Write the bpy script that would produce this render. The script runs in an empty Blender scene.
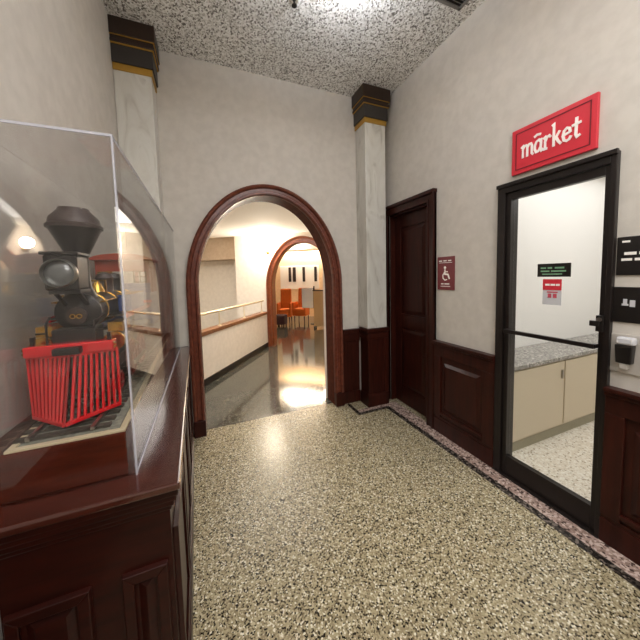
import bpy, bmesh, math, random
from mathutils import Vector, Matrix
random.seed(7)
S = bpy.context.scene
COL = S.collection
PI = math.pi

# ------------------------------------------------------------------ camera
EYE = Vector((0, 0, 1.55))
YAW, PITCH, ROLL, FPX, CY = math.radians(21.943), math.radians(4.046), math.radians(-1.461), 278.54, 295.4
Fv = Vector((math.sin(YAW) * math.cos(PITCH), math.cos(YAW) * math.cos(PITCH), -math.sin(PITCH)))
Rv = Vector((math.cos(YAW), -math.sin(YAW), 0)); Uv = Rv.cross(Fv)
R2 = Rv * math.cos(ROLL) + Uv * math.sin(ROLL); U2 = -Rv * math.sin(ROLL) + Uv * math.cos(ROLL)
cd = bpy.data.cameras.new('camera'); cam = bpy.data.objects.new('camera', cd); COL.objects.link(cam)
cd.sensor_width = 36; cd.sensor_fit = 'HORIZONTAL'; cd.lens = 36 * FPX / 640; cd.clip_start = .01
cd.shift_y = (CY - 320) / 640
mw = Matrix((R2, U2, -Fv)).transposed().to_4x4(); mw.translation = EYE
cam.matrix_world = mw
S.camera = cam

# ------------------------------------------------------------------ world, exposure
wd = bpy.data.worlds.new('world'); S.world = wd; wd.use_nodes = True
wd.node_tree.nodes['Background'].inputs[0].default_value = (.8, .85, 1, 1)
wd.node_tree.nodes['Background'].inputs[1].default_value = .05
S.view_settings.view_transform = 'Standard'; S.view_settings.look = 'None'
S.view_settings.exposure = 0.14; S.view_settings.gamma = 1; S.view_settings.use_curve_mapping = False
S.cycles.transparent_max_bounces = 24; S.cycles.max_bounces = 10; S.cycles.diffuse_bounces = 5

LAMP_BOWL = 7.0        # emission of the frosted ceiling bowls
UPLIGHT = 14.0         # bulb above each bowl
def area_light(name, loc, size, power, color, rot=(0, 0, 0), sy=None):
    l = bpy.data.lights.new(name, 'AREA'); l.energy = power; l.color = color; l.size = size
    if sy: l.shape = 'RECTANGLE'; l.size_y = sy
    o = bpy.data.objects.new(name, l); COL.objects.link(o); o.location = loc; o.rotation_euler = rot
    return o
area_light('lobby_fill', (.75, -.6, 3.50), 2.0, 82, (1, .985, .975))  # added area fill under the lobby ceiling, with no fixture
area_light('lobby_rear_fill', (.75, -3.2, 3.50), 1.6, 64, (1, .98, .965))  # second added fill behind the camera, no lamp body
area_light('market_fill', (3.6, .6, 2.62), 2.2, 38, (1, .97, .97))  # unseen fill added to brighten the market room
area_light('far_room_fill', (3.6, 10.2, 2.85), 2.2, 520, (1, .88, .74))  # added warm fill for the far room, no fixture built
area_light('corridor_fill', (.95, 4.5, 2.46), 1.6, 24, (1, .96, .91))  # added fill for the corridor, nothing hangs here
area_light('side_hall_fill', (-.9, 5.0, 2.46), 1.0, 44, (1, .96, .91))  # fill added to brighten the space beyond the low wall

# ------------------------------------------------------------------ sizes
W, D, ZC, ZR = 2.043, 2.95, 3.584, .903        # right wall x, back wall y, ceiling z, chair rail z
LW = -.605                                     # left wall x
REAR = -4.6
ACX, ARO, ARI, ASP, AEL = .630, .818, .712, 1.452, .225   # near arch
P0 = Vector((-.144, 4.221, 0)); CA = math.atan2(.57213, .82016)
MC = Matrix.Translation(P0) @ Matrix.Rotation(-CA, 4, 'Z')   # corridor frame: x across, y along
I4 = Matrix.Identity(4)

# ------------------------------------------------------------------ materials
def lin(c):
    return tuple((v / 255 / 12.92) if v / 255 <= .04045 else ((v / 255 + .055) / 1.055) ** 2.4 for v in c) + (1,)
def mat(name, col=(128, 128, 128), rough=.5, metal=0, spec=.5, emit=None, emit_s=1, coat=0):
    m = bpy.data.materials.new(name); m.use_nodes = True
    b = m.node_tree.nodes['Principled BSDF']
    b.inputs['Base Color'].default_value = lin(col); b.inputs['Roughness'].default_value = rough
    b.inputs['Metallic'].default_value = metal; b.inputs['Specular IOR Level'].default_value = spec
    b.inputs['Coat Weight'].default_value = coat; b.inputs['Coat Roughness'].default_value = .08
    if emit: b.inputs['Emission Color'].default_value = lin(emit); b.inputs['Emission Strength'].default_value = emit_s
    return m
def N(m, t, **kw):
    n = m.node_tree.nodes.new(t)
    for k, v in kw.items(): setattr(n, k, v)
    return n
def L(m, a, b): m.node_tree.links.new(a, b)
def coords(m, scale=(1, 1, 1)):
    g = N(m, 'ShaderNodeNewGeometry'); mp = N(m, 'ShaderNodeMapping'); mp.inputs['Scale'].default_value = scale
    L(m, g.outputs['Position'], mp.inputs['Vector']); return mp.outputs['Vector']
def ramp(m, fac, stops, interp='LINEAR'):
    r = N(m, 'ShaderNodeValToRGB'); cr = r.color_ramp; cr.interpolation = interp
    while len(cr.elements) < len(stops): cr.elements.new(.5)
    for e, (p, c) in zip(cr.elements, stops): e.position = p; e.color = lin(c)
    L(m, fac, r.inputs['Fac']); return r.outputs['Color']
def bsdf(m): return m.node_tree.nodes['Principled BSDF']
def bump(m, h, strength, dist):
    b = N(m, 'ShaderNodeBump'); b.inputs['Strength'].default_value = strength; b.inputs['Distance'].default_value = dist
    L(m, h, b.inputs['Height']); L(m, b.outputs['Normal'], bsdf(m).inputs['Normal'])
def noise_mat(name, stops, scale=(20, 20, 20), detail=3, rough=.5, spec=.5, bmp=None, coat=0):
    m = mat(name, rough=rough, spec=spec, coat=coat)
    n = N(m, 'ShaderNodeTexNoise'); n.inputs['Scale'].default_value = 1; n.inputs['Detail'].default_value = detail
    L(m, coords(m, scale), n.inputs['Vector'])
    L(m, ramp(m, n.outputs['Fac'], stops), bsdf(m).inputs['Base Color'])
    if bmp: bump(m, n.outputs['Fac'], *bmp)
    return m
def terrazzo(name, stops, size, rough=.2, spec=.5, coat=0):
    m = mat(name, rough=rough, spec=spec, coat=coat)
    v = N(m, 'ShaderNodeTexVoronoi'); v.inputs['Scale'].default_value = 1 / size; v.inputs['Randomness'].default_value = 1
    L(m, coords(m), v.inputs['Vector'])
    sp = N(m, 'ShaderNodeSeparateColor'); L(m, v.outputs['Color'], sp.inputs['Color'])
    L(m, ramp(m, sp.outputs['Red'], stops, 'CONSTANT'), bsdf(m).inputs['Base Color'])
    return m
def wood(name, c0, c1, scale=(40, 40, 3), rough=.3, coat=.3, spec=.5):
    return noise_mat(name, [(.3, c0), (.7, c1)], scale, 4, rough, spec, None, coat)

def wallpaper_mat(name, base):
    m = mat(name, rough=.75, spec=.25)
    n = N(m, 'ShaderNodeTexNoise'); n.inputs['Scale'].default_value = 14; n.inputs['Detail'].default_value = 4
    L(m, coords(m), n.inputs['Vector'])
    L(m, ramp(m, n.outputs['Fac'], [(.35, tuple(v - 5 for v in base)), (.65, tuple(v + 3 for v in base))]), bsdf(m).inputs['Base Color'])
    n2 = N(m, 'ShaderNodeTexNoise'); n2.inputs['Scale'].default_value = 160
    L(m, coords(m), n2.inputs['Vector']); bump(m, n2.outputs['Fac'], .25, .002)
    return m
M = {}
M['paper'] = wallpaper_mat('wallpaper', (200, 194, 185))
M['cream'] = wallpaper_mat('corridor_paint', (232, 222, 208))
M['tan'] = wallpaper_mat('header_tan', (188, 166, 142))  # niche header tone, darker and warmer than the corridor walls
M['warm'] = wallpaper_mat('warm_paint', (235, 205, 165))
M['white'] = mat('white_paint', (238, 236, 232), .6)
M['plain_ceiling'] = mat('plain_ceiling', (238, 234, 226), .8)
pc = mat('popcorn_ceiling', rough=.95, spec=.1); M['popcorn'] = pc
v = N(pc, 'ShaderNodeTexVoronoi'); v.inputs['Scale'].default_value = 95; L(pc, coords(pc), v.inputs['Vector'])
sp_ = N(pc, 'ShaderNodeSeparateColor'); L(pc, v.outputs['Color'], sp_.inputs['Color'])
L(pc, ramp(pc, sp_.outputs['Green'], [(0, (118, 116, 113)), (.15, (196, 194, 190)), (.40, (232, 231, 228)), (.7, (250, 250, 249))], 'CONSTANT'), bsdf(pc).inputs['Base Color'])
bump(pc, v.outputs['Distance'], .45, .006)
M['terrazzo'] = terrazzo('terrazzo', [(0, (30, 24, 18)), (.13, (98, 87, 66)), (.25, (138, 126, 99)), (.5, (156, 145, 116)), (.76, (176, 165, 137)), (.9, (212, 205, 184))], .0068, .27, .25)
M['pink_terrazzo'] = terrazzo('pink_terrazzo', [(0, (70, 55, 50)), (.16, (138, 116, 106)), (.45, (165, 142, 132)), (.8, (196, 176, 165))], .012, .25)
M['black_terrazzo'] = terrazzo('black_terrazzo', [(0, (34, 30, 27)), (.5, (62, 56, 50)), (.78, (110, 100, 92))], .012, .25)
M['dark_floor'] = terrazzo('dark_floor', [(0, (54, 55, 48)), (.35, (72, 73, 65)), (.7, (88, 88, 79)), (.92, (116, 113, 102))], .010, .10, .8, .3)
M['pale_floor'] = terrazzo('pale_floor', [(0, (178, 168, 150)), (.10, (222, 212, 196)), (.5, (232, 225, 212)), (.8, (240, 236, 226))], .012, .25)
M['mahog'] = wood('dark_mahogany', (38, 13, 8), (58, 22, 14), (30, 30, 4), .38, .05, .22)
M['cabwood'] = wood('cabinet_mahogany', (30, 8, 5), (48, 14, 8), (6, 40, 40), .35, .06, .22)
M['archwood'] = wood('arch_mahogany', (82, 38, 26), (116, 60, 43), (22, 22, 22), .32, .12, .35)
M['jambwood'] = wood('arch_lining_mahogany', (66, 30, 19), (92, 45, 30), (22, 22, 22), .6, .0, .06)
M['orangewood'] = wood('far_arch_wood', (108, 52, 26), (136, 70, 36), (22, 22, 22), .3, .3)
M['capwood'] = wood('rail_cap_wood', (112, 68, 38), (140, 90, 54), (20, 20, 20), .4, .2)
M['plinthwood'] = wood('plinth_mahogany', (62, 20, 10), (86, 31, 16), (8, 40, 40), .22, .15, .4)
M['marble'] = mat('marble', rough=.3)
nz = N(M['marble'], 'ShaderNodeTexNoise'); nz.inputs['Scale'].default_value = 1; nz.inputs['Detail'].default_value = 8; nz.inputs['Distortion'].default_value = 1.6
L(M['marble'], coords(M['marble'], (7, 7, 2)), nz.inputs['Vector'])
L(M['marble'], ramp(M['marble'], nz.outputs['Fac'], [(.28, (172, 167, 156)), (.42, (200, 197, 188)), (.58, (208, 206, 198)), (.72, (186, 182, 172))]), bsdf(M['marble']).inputs['Base Color'])
M['capdark'] = mat('capital_bronze', (42, 26, 16), .4)
M['capgrey'] = mat('capital_dark_grey', (50, 45, 42), .45)
M['gold'] = mat('gold_leaf', (190, 148, 66), .35, .7)
M['brass'] = mat('polished_brass', (205, 160, 75), .25, 1)
M['black'] = mat('black_enamel', (24, 20, 18), .35)
M['doorframe'] = mat('dark_bronze_anodised', (34, 28, 26), .35, .3)
M['steel'] = mat('brushed_steel', (170, 168, 162), .3, 1)
M['chrome'] = mat('chrome', (220, 220, 215), .1, 1)
M['iron'] = mat('blackened_iron', (34, 28, 26), .4, .3)
M['rust'] = mat('dark_painted_iron', (58, 44, 40), .5, .2)
M['red'] = mat('red_enamel', (198, 22, 30), .25, 0, .5, coat=.4)
M['darkred'] = mat('dark_red_enamel', (120, 12, 18), .3)
M['orange_red'] = mat('orange_red_enamel', (146, 52, 30), .35)
M['blue'] = mat('blue_enamel', (38, 62, 118), .35)
M['deck'] = noise_mat('track_bed', [(.35, (104, 106, 96)), (.65, (136, 136, 122))], (60, 60, 60), 4, .8)
M['tie'] = noise_mat('track_tie', [(.3, (48, 44, 38)), (.7, (78, 70, 60))], (50, 90, 50), 3, .8)
M['countertop'] = wood('countertop_mahogany', (48, 18, 12), (70, 27, 17), (6, 40, 40), .16, .8, .5)
M['strip'] = mat('pale_trim', (196, 182, 150), .5)
M['signred'] = mat('sign_red', (205, 44, 58), .45)
M['signline'] = mat('sign_line', (110, 16, 26), .5)
M['maroon'] = mat('maroon_plastic', (112, 28, 38), .4)
M['ink_white'] = mat('white_lettering', (244, 240, 234), .5)
M['ink_pink'] = mat('pink_print', (190, 74, 92), .5)
M['ink_green'] = mat('green_print', (120, 165, 130), .5)
M['grey_print'] = mat('pale_grey_card', (196, 196, 200), .5)
M['counter'] = mat('beige_laminate', (206, 192, 168), .45)
M['granite'] = terrazzo('grey_granite', [(0, (110, 107, 102)), (.2, (140, 136, 130)), (.6, (160, 155, 148)), (.9, (190, 186, 178))], .014, .2)
M['kick'] = mat('toe_kick', (150, 144, 122), .5)
M['plastic_grey'] = mat('grey_plastic', (176, 170, 162), .4)
M['orange_cloth'] = noise_mat('orange_upholstery', [(.3, (176, 84, 20)), (.7, (214, 116, 38))], (30, 30, 30), 3, .8)
M['dark_cloth'] = mat('dark_upholstery', (62, 38, 44), .8)
M['poster'] = mat('pale_blue_poster', (214, 227, 245), .4)
M['beige_panel'] = mat('beige_partition', (196, 166, 122), .6)
M['vent'] = mat('vent_grey', (120, 116, 112), .5)
M['pale_brass'] = mat('satin_pale_brass', (228, 214, 182), .3, .6)
M['frost'] = mat('frosted_glass_lit', (255, 250, 240), .4, emit=(250, 248, 255), emit_s=LAMP_BOWL)
M['sconce'] = mat('sconce_glass_lit', (255, 246, 230), .4, emit=(255, 242, 222), emit_s=300)
def clear(name, tint, r0, rough=.0):
    m = bpy.data.materials.new(name); m.use_nodes = True; t = m.node_tree; t.nodes.clear()
    o = t.nodes.new('ShaderNodeOutputMaterial'); mx = t.nodes.new('ShaderNodeMixShader')
    tr = t.nodes.new('ShaderNodeBsdfTransparent'); tr.inputs[0].default_value = tint
    gl = t.nodes.new('ShaderNodeBsdfGlossy'); gl.inputs['Roughness'].default_value = rough
    fr = t.nodes.new('ShaderNodeFresnel'); ge = t.nodes.new('ShaderNodeNewGeometry')
    mr = t.nodes.new('ShaderNodeMapRange'); mr.inputs['To Min'].default_value = r0; mr.inputs['To Max'].default_value = 1 / r0   # same reflectance on both faces of the sheet
    t.links.new(ge.outputs['Backfacing'], mr.inputs['Value']); t.links.new(mr.outputs[0], fr.inputs['IOR'])
    t.links.new(fr.outputs[0], mx.inputs[0]); t.links.new(tr.outputs[0], mx.inputs[1]); t.links.new(gl.outputs[0], mx.inputs[2])
    t.links.new(mx.outputs[0], o.inputs[0]); return m
M['acrylic'] = clear('clear_acrylic', (.97, .97, .97, 1), 1.45, .02)
M['glass'] = clear('door_glass', (.96, .97, .96, 1), 1.3)
M['acrylic_edge'] = mat('acrylic_cut_edge', (196, 196, 206), .2, 0, .6)
bsdf(M['acrylic_edge']).inputs['Alpha'].default_value = .55
M['lens'] = mat('headlight_lens', (120, 122, 122), .12, .6)

# ------------------------------------------------------------------ mesh builder
WLOC = {}
class MB:
    def __init__(s, mx=None): s.bm = bmesh.new(); s.mx = mx or I4
    def v(s, p): return s.bm.verts.new(s.mx @ Vector(p))
    def face(s, vs):
        try: return s.bm.faces.new(vs)
        except ValueError: return None
    def quad(s, *pts): s.face([s.v(p) for p in pts]); return s
    def hexa(s, a, b):
        va = [s.v(p) for p in a]; vb = [s.v(p) for p in b]; n = len(va)
        s.face(va[::-1]); s.face(vb)
        for i in range(n): s.face([va[i], va[(i + 1) % n], vb[(i + 1) % n], vb[i]])
        return s
    def box(s, x0, x1, y0, y1, z0, z1):
        return s.hexa([(x0, y0, z0), (x1, y0, z0), (x1, y1, z0), (x0, y1, z0)], [(x0, y0, z1), (x1, y0, z1), (x1, y1, z1), (x0, y1, z1)])
    def bar(s, p, q, w, h=None, up=(0, 0, 1)):
        p, q = Vector(p), Vector(q); d = (q - p).normalized(); h = h or w
        a = d.cross(Vector(up));
        if a.length < 1e-4: a = d.cross(Vector((1, 0, 0)))
        a.normalize(); b = a.cross(d)
        r = [a * sx * w / 2 + b * sy * h / 2 for sx, sy in ((-1, -1), (1, -1), (1, 1), (-1, 1))]
        return s.hexa([p + k for k in r], [q + k for k in r])
    def rev(s, prof, base, axis=(0, 0, 1), n=24, cap=True):     # prof: (radius, distance along axis)
        base = Vector(base); d = Vector(axis).normalized(); a = d.orthogonal().normalized(); b = d.cross(a)
        rings = []
        for r, t in prof:
            if r < 1e-5: rings.append([s.v(base + d * t)])
            else: rings.append([s.v(base + d * t + (a * math.cos(2 * PI * i / n) + b * math.sin(2 * PI * i / n)) * r) for i in range(n)])
        for A, B in zip(rings, rings[1:]):
            for i in range(n):
                j = (i + 1) % n
                if len(A) == 1 and len(B) == 1: continue
                if len(A) == 1: s.face([A[0], B[j], B[i]])
                elif len(B) == 1: s.face([A[i], A[j], B[0]])
                else: s.face([A[i], A[j], B[j], B[i]])
        if cap:
            if len(rings[0]) > 1: s.face(rings[0][::-1])
            if len(rings[-1]) > 1: s.face(rings[-1])
        return s
    def rod(s, p, q, r, r2=None, n=10):
        p, q = Vector(p), Vector(q)
        return s.rev([(r, 0), (r if r2 is None else r2, (q - p).length)], p, q - p, n)
    def path(s, pts, r, n=8):
        for a, b in zip(pts, pts[1:]): s.rod(a, b, r, None, n)
        return s
    def torus(s, c, axis, R, r, n=28, k=8):
        c = Vector(c); d = Vector(axis).normalized(); a = d.orthogonal().normalized(); b = d.cross(a); rings = []
        for i in range(n):
            e = a * math.cos(2 * PI * i / n) + b * math.sin(2 * PI * i / n)
            rings.append([s.v(c + e * (R + r * math.cos(2 * PI * j / k)) + d * r * math.sin(2 * PI * j / k)) for j in range(k)])
        for i in range(n):
            A, B = rings[i], rings[(i + 1) % n]
            for j in range(k): s.face([A[j], A[(j + 1) % k], B[(j + 1) % k], B[j]])
        return s
    def prism(s, poly, fn, d0, d1):                              # poly 2D, fn(a, b, d) -> point
        return s.hexa([fn(a, b, d0) for a, b in poly], [fn(a, b, d1) for a, b in poly])
    def arch(s, prof, cx, spring, z0, K=0, N_=48):                    # prof: closed list of (radius, y)
        st = [(-1, None)] + [(0, PI - PI * i / N_) for i in range(N_ + 1)] + [(1, None)]
        rings = []
        for k, th in st:
            if th is None: rings.append([s.v((cx + k * r, y, z0)) for r, y in prof])
            else: rings.append([s.v((cx + r * math.cos(th), y, spring + (r + K) * math.sin(th))) for r, y in prof])
        m = len(prof)
        for A, B in zip(rings, rings[1:]):
            for j in range(m): s.face([A[j], A[(j + 1) % m], B[(j + 1) % m], B[j]])
        s.face(rings[0][::-1]); s.face(rings[-1]); return s
    def arch_wall(s, x0, x1, y0, y1, z1, cx, R, spring, K=0, N_=48):  # wall with an arched opening standing on z=0
        for y in (y0, y1):
            s.quad((x0, y, 0), (cx - R, y, 0), (cx - R, y, z1), (x0, y, z1))
            s.quad((cx + R, y, 0), (x1, y, 0), (x1, y, z1), (cx + R, y, z1))
            for i in range(N_):
                a, b = PI - PI * i / N_, PI - PI * (i + 1) / N_
                xa, za, xb, zb = cx + R * math.cos(a), spring + (R + K) * math.sin(a), cx + R * math.cos(b), spring + (R + K) * math.sin(b)
                s.quad((xa, y, za), (xb, y, zb), (xb, y, z1), (xa, y, z1))
        return s
    def build(s, name, m, parent=None, bev=0, smooth=False, **props):
        bm = s.bm
        bmesh.ops.recalc_face_normals(bm, faces=bm.faces)
        lo = Vector([min(v.co[i] for v in bm.verts) for i in range(3)]); hi = Vector([max(v.co[i] for v in bm.verts) for i in range(3)])
        org = Vector(((lo.x + hi.x) / 2, (lo.y + hi.y) / 2, lo.z))
        for v in bm.verts: v.co -= org
        me = bpy.data.meshes.new(name); bm.to_mesh(me); bm.free()
        o = bpy.data.objects.new(name, me); COL.objects.link(o); me.materials.append(M[m] if isinstance(m, str) else m)
        if smooth:
            for p in me.polygons: p.use_smooth = True
            me.set_sharp_from_angle(angle=math.radians(40))
        if bev:
            b = o.modifiers.new('bevel', 'BEVEL'); b.width = bev; b.segments = 2; b.limit_method = 'ANGLE'; b.angle_limit = math.radians(40)
        pl = WLOC.get(parent.name, Vector()) if parent else Vector()
        o.location = org - pl
        if parent: o.parent = parent
        WLOC[o.name] = org
        for k, val in props.items(): o[k] = val
        return o
def thing(name, label, cat, loc, group=None):
    o = bpy.data.objects.new(name, None); COL.objects.link(o); o.location = loc; o.empty_display_size = .05
    WLOC[o.name] = Vector(loc); o['label'] = label; o['category'] = cat
    if group: o['group'] = group
    return o
def tag(o, label, cat, group=None):
    o['label'] = label; o['category'] = cat
    if group: o['group'] = group
    return o
def struct(o): o['kind'] = 'structure'; return o
def copy_thing(o, delta, label=None, rot=None):
    c = o.copy(); COL.objects.link(c); c.location = o.location + Vector(delta)
    if label: c['label'] = label
    if rot is not None: c.rotation_euler.z = rot
    for ch in list(o.children):
        d = ch.copy(); COL.objects.link(d); d.parent = c
        for g in list(ch.children):
            e = g.copy(); COL.objects.link(e); e.parent = d
    return c

# ================================================================== LOBBY SHELL
struct(MB().box(LW - .1, W + .1, REAR, 3.02, -.1, 0).build('floor', 'terrazzo'))
struct(MB().box(LW - .1, W + .1, REAR, D + .2, ZC, ZC + .1).build('ceiling', 'popcorn'))
struct(MB().box(LW - .1, LW, REAR, D + .2, 0, ZC).build('wall_left', 'paper'))
struct(MB().box(LW - .1, W + .1, REAR - .1, REAR, 0, ZC).build('wall_rear', 'paper'))
struct(MB().arch_wall(LW - .1, W + .12, D, D + .2, ZC, ACX, ARI + .06, ASP, AEL).build('wall_back', 'paper'))
# right wall round the wooden door (y 2.16-2.80) and the glass door (y .86-1.40)
DW0, DW1, DWZ = 2.16, 2.80, 2.235
DM0, DM1, DMZ = .822, 1.405, 2.13
w = MB()
for y0, y1, z0 in ((REAR, DM0, 0), (DM1, DW0, 0), (DW1, D + .2, 0), (DM0, DM1, DMZ), (DW0, DW1, DWZ)):
    w.box(W, W + .12, y0, y1, z0, ZC)
struct(w.build('wall_right', 'paper'))

# terrazzo borders along the right wall and the back
bd = MB()
bd.box(1.905, W, REAR, 2.72, -.002, .002); bd.box(1.52, 1.905, 2.66, 2.72, -.002, .002)
struct(bd.build('trim_1', 'pink_terrazzo'))
bd = MB()
bd.box(1.855, 1.905, REAR, 2.66, -.002, .0022); bd.box(1.48, 1.905, 2.615, 2.66, -.002, .0024); bd.box(1.48, 1.52, 2.66, 2.90, -.002, .0022)
struct(bd.build('trim_2', 'black_terrazzo'))

# near arch: moulded casing and the jamb lining through the wall
y0 = D
prof = [(ARI, y0 + .0), (ARI, y0 - .035), (ARI + .010, y0 - .05), (ARI + .024, y0 - .05), (ARI + .032, y0 - .036), (ARI + .066, y0 - .036),
        (ARI + .074, y0 - .055), (ARI + .090, y0 - .062), (ARO, y0 - .05), (ARO, y0)]
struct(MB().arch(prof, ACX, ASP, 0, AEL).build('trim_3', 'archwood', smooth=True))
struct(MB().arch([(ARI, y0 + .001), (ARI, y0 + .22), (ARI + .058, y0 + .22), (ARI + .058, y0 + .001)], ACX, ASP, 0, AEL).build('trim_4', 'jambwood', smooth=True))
p_ = MB()
for sx in (-1, 1):
    xa, xb = ACX + sx * (ARI - .002), ACX + sx * (ARO + .002)
    p_.box(min(xa, xb), max(xa, xb), D - .066, D - .001, 0, .16)
struct(p_.build('trim_5', 'mahog', bev=.004))

# ---------------------------------------------------------------- wainscot (setting)
def wainscot_right(name, y0, y1, posts):
    w = MB()
    w.box(W - .02, W, y0, y1, 0, ZR - .03)                              # backing board
    w.box(W - .035, W, y0, y1, 0, .14); w.box(W - .028, W, y0, y1, .14, .165)
    w.box(W - .036, W, y0, y1, ZR - .145, ZR - .03)                     # top rail
    w.box(W - .05, W, y0, y1, ZR - .045, ZR - .02); w.box(W - .062, W, y0, y1, ZR - .022, ZR)
    for a, b in posts: w.box(W - .036, W, a, b, .165, ZR - .145)
    ys = sorted(posts)
    for (a, b), (c, d) in zip(ys, ys[1:]):                              # raised field with sloped edges
        A = [(W - .019, b + .03, .24), (W - .019, c - .03, .24), (W - .019, c - .03, ZR - .2), (W - .019, b + .03, ZR - .2)]
        B = [(W - .034, b + .06, .27), (W - .034, c - .06, .27), (W - .034, c - .06, ZR - .23), (W - .034, b + .06, ZR - .23)]
        w.hexa(A, B)
        w.box(W - .04, W - .02, b, c, .19, .215)
    return struct(w.build(name, 'mahog', bev=.003))
wainscot_right('trim_6', 1.447, 2.062, [(1.447, 1.54), (1.98, 2.062)])
wainscot_right('trim_7', REAR + .01, .803, [(-.62, -.54), (.06, .14), (.72, .803)])
def wainscot_back(name, x0, x1):
    w = MB(); w.box(x0, x1, D - .02, D, 0, ZR - .03); w.box(x0, x1, D - .035, D, 0, .14)
    w.box(x0, x1, D - .036, D, ZR - .145, ZR - .03); w.box(x0, x1, D - .05, D, ZR - .045, ZR)
    return struct(w.build(name, 'mahog', bev=.003))
wainscot_back('trim_8', ACX + ARO + .01, 1.68); wainscot_back('trim_9', -.31, ACX - ARO - .01)
w = MB(); w.box(LW, LW + .02, REAR + .01, .86, 0, ZR - .03); w.box(LW, LW + .035, REAR + .01, .86, 0, .14); w.box(LW, LW + .05, REAR + .01, .86, ZR - .05, ZR)
struct(w.build('trim_10', 'mahog', bev=.003))
w = MB(); w.box(LW + .05, W - .06, REAR, REAR + .02, 0, ZR - .03); w.box(LW + .05, W - .06, REAR, REAR + .035, 0, .14); w.box(LW + .05, W - .06, REAR, REAR + .05, ZR - .05, ZR)
struct(w.build('trim_11', 'mahog', bev=.003))

# ---------------------------------------------------------------- wooden door
c = MB()
c.box(W - .028, W + .0, 2.066, 2.16, 0, 2.325); c.box(W - .028, W, 2.80, 2.895, 0, 2.325); c.box(W - .028, W, 2.16, 2.80, 2.232, 2.325)
c.box(W - .045, W, 2.066, 2.09, 0, 2.335); c.box(W - .045, W, 2.87, 2.895, 0, 2.335); c.box(W - .05, W, 2.06, 2.90, 2.305, 2.34)
c.box(W - .036, W, 2.14, 2.16, 0, 2.232); c.box(W - .036, W, 2.80, 2.82, 0, 2.232); c.box(W - .036, W, 2.14, 2.82, 2.232, 2.252)
struct(c.build('trim_12', 'mahog', bev=.003))
c = MB(); c.box(W, W + .12, DW0, DW0 + .018, 0, DWZ); c.box(W, W + .12, DW1 - .018, DW1, 0, DWZ); c.box(W, W + .12, DW0 + .018, DW1 - .018, DWZ - .018, DWZ)
struct(c.build('trim_13', 'mahog', bev=.002))
da, db = DW0 + .02, DW1 - .02
d = MB(); xd = W + .075
d.box(xd, xd + .035, da, db, .008, DWZ - .02)
for ya, yb in ((da, da + .10), (db - .10, db)): d.box(xd - .014, xd, ya, yb, .008, DWZ - .02)
for za, zb in ((.008, .2), (.92, 1.08), (2.08, DWZ - .02)): d.box(xd - .014, xd, da + .10, db - .10, za, zb)
door = struct(d.build('door_1', 'mahog', bev=.003))
for za, zb in ((1.08, 2.08), (.2, .92)):
    q = MB(); A = [(xd, da + .115, za + .015), (xd, db - .115, za + .015), (xd, db - .115, zb - .015), (xd, da + .115, zb - .015)]
    B = [(xd - .012, da + .15, za + .05), (xd - .012, db - .15, za + .05), (xd - .012, db - .15, zb - .05), (xd - .012, da + .15, zb - .05)]
    q.hexa(A, B).build('door_panel', 'mahog', door)

# ---------------------------------------------------------------- glass door to the market
c = MB()
for ya, yb in ((.800, DM0 + .004), (DM1 - .012, 1.447)): c.box(W - .03, W + .12, ya, yb, 0, 2.165)
c.box(W - .03, W + .12, DM0 + .004, DM1 - .012, DMZ - .025, 2.165); c.box(W - .042, W - .02, .798, 1.452, 2.145, 2.172)
struct(c.build('trim_14', 'doorframe', bev=.003))
d = MB(); ga, gb = DM0 + .006, DM1 - .014; x0, x1 = W - .012, W + .03
d.box(x0, x1, ga, ga + .026, .012, DMZ - .028); d.box(x0, x1, gb - .032, gb, .012, DMZ - .028)
d.box(x0, x1, ga + .026, gb - .032, .012, .155); d.box(x0, x1, ga + .026, gb - .032, DMZ - .075, DMZ - .028)
door2 = struct(d.build('door_2', 'doorframe', bev=.003))
MB().box(W + .006, W + .012, ga + .026, gb - .032, .155, DMZ - .075).build('glass_pane', 'glass', door2)
b = MB(); b.bar((W - .05, gb - .025, 1.115), (W - .05, ga + .025, 1.115), .02, .026)
for yy in (ga + .03, gb - .03): b.bar((W - .055, yy, 1.115), (W - .01, yy, 1.115), .02, .024)
b.build('push_bar', 'doorframe', door2, bev=.002)
b = MB(); b.box(W - .04, W - .008, ga - .004, ga + .028, 1.20, 1.29); b.bar((W - .045, ga + .01, 1.245), (W - .045, ga + .05, 1.245), .018, .03)
b.build('latch', 'black', door2, bev=.002)
MB().rev([(.012, 0), (.012, .006)], (W - .0405, ga + .012, 1.268), (-1, 0, 0), 16).build('lock_cylinder', 'steel', door2)
c = MB(); c.box(W - .04, W + .12, .803, 1.447, 0, .011)
struct(c.build('trim_15', 'doorframe', bev=.003))

# ================================================================== CORRIDOR (frame MC: x across, y along)
FA, FY = .83, 2.38       # far arch centre, far wall plane
CZ = 2.48
f = MB()
f.quad((-1.9, 3.0, -.001), (W + .12, 3.0, -.001), (7.6, 9.6, -.001), (5.2, 13.5, -.001), (-.6, 13.5, -.001), (-3.4, 7.0, -.001))
fl = f.build('floor_corridor', 'dark_floor'); struct(fl)
MB().box(ACX - ARI, ACX + ARI, 3.008, 3.022, -.004, .0015).build('trim_16', 'black_terrazzo', kind='structure')
cp = [(-2.6, -3.11), (1.86, .0), (1.86, FY), (-2.6, FY)]
struct(MB(MC).hexa([(a, b, CZ) for a, b in cp], [(a, b, CZ + .08) for a, b in cp]).build('ceiling_corridor', 'plain_ceiling'))
struct(MB().box(-4.3, LW - .102, D + .1, D + .2, 0, CZ).build('wall_corridor_front', 'cream'))
struct(MB(MC).box(1.80, 1.92, -.02, FY + .12, 0, CZ).build('wall_corridor_right', 'cream'))
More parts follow.
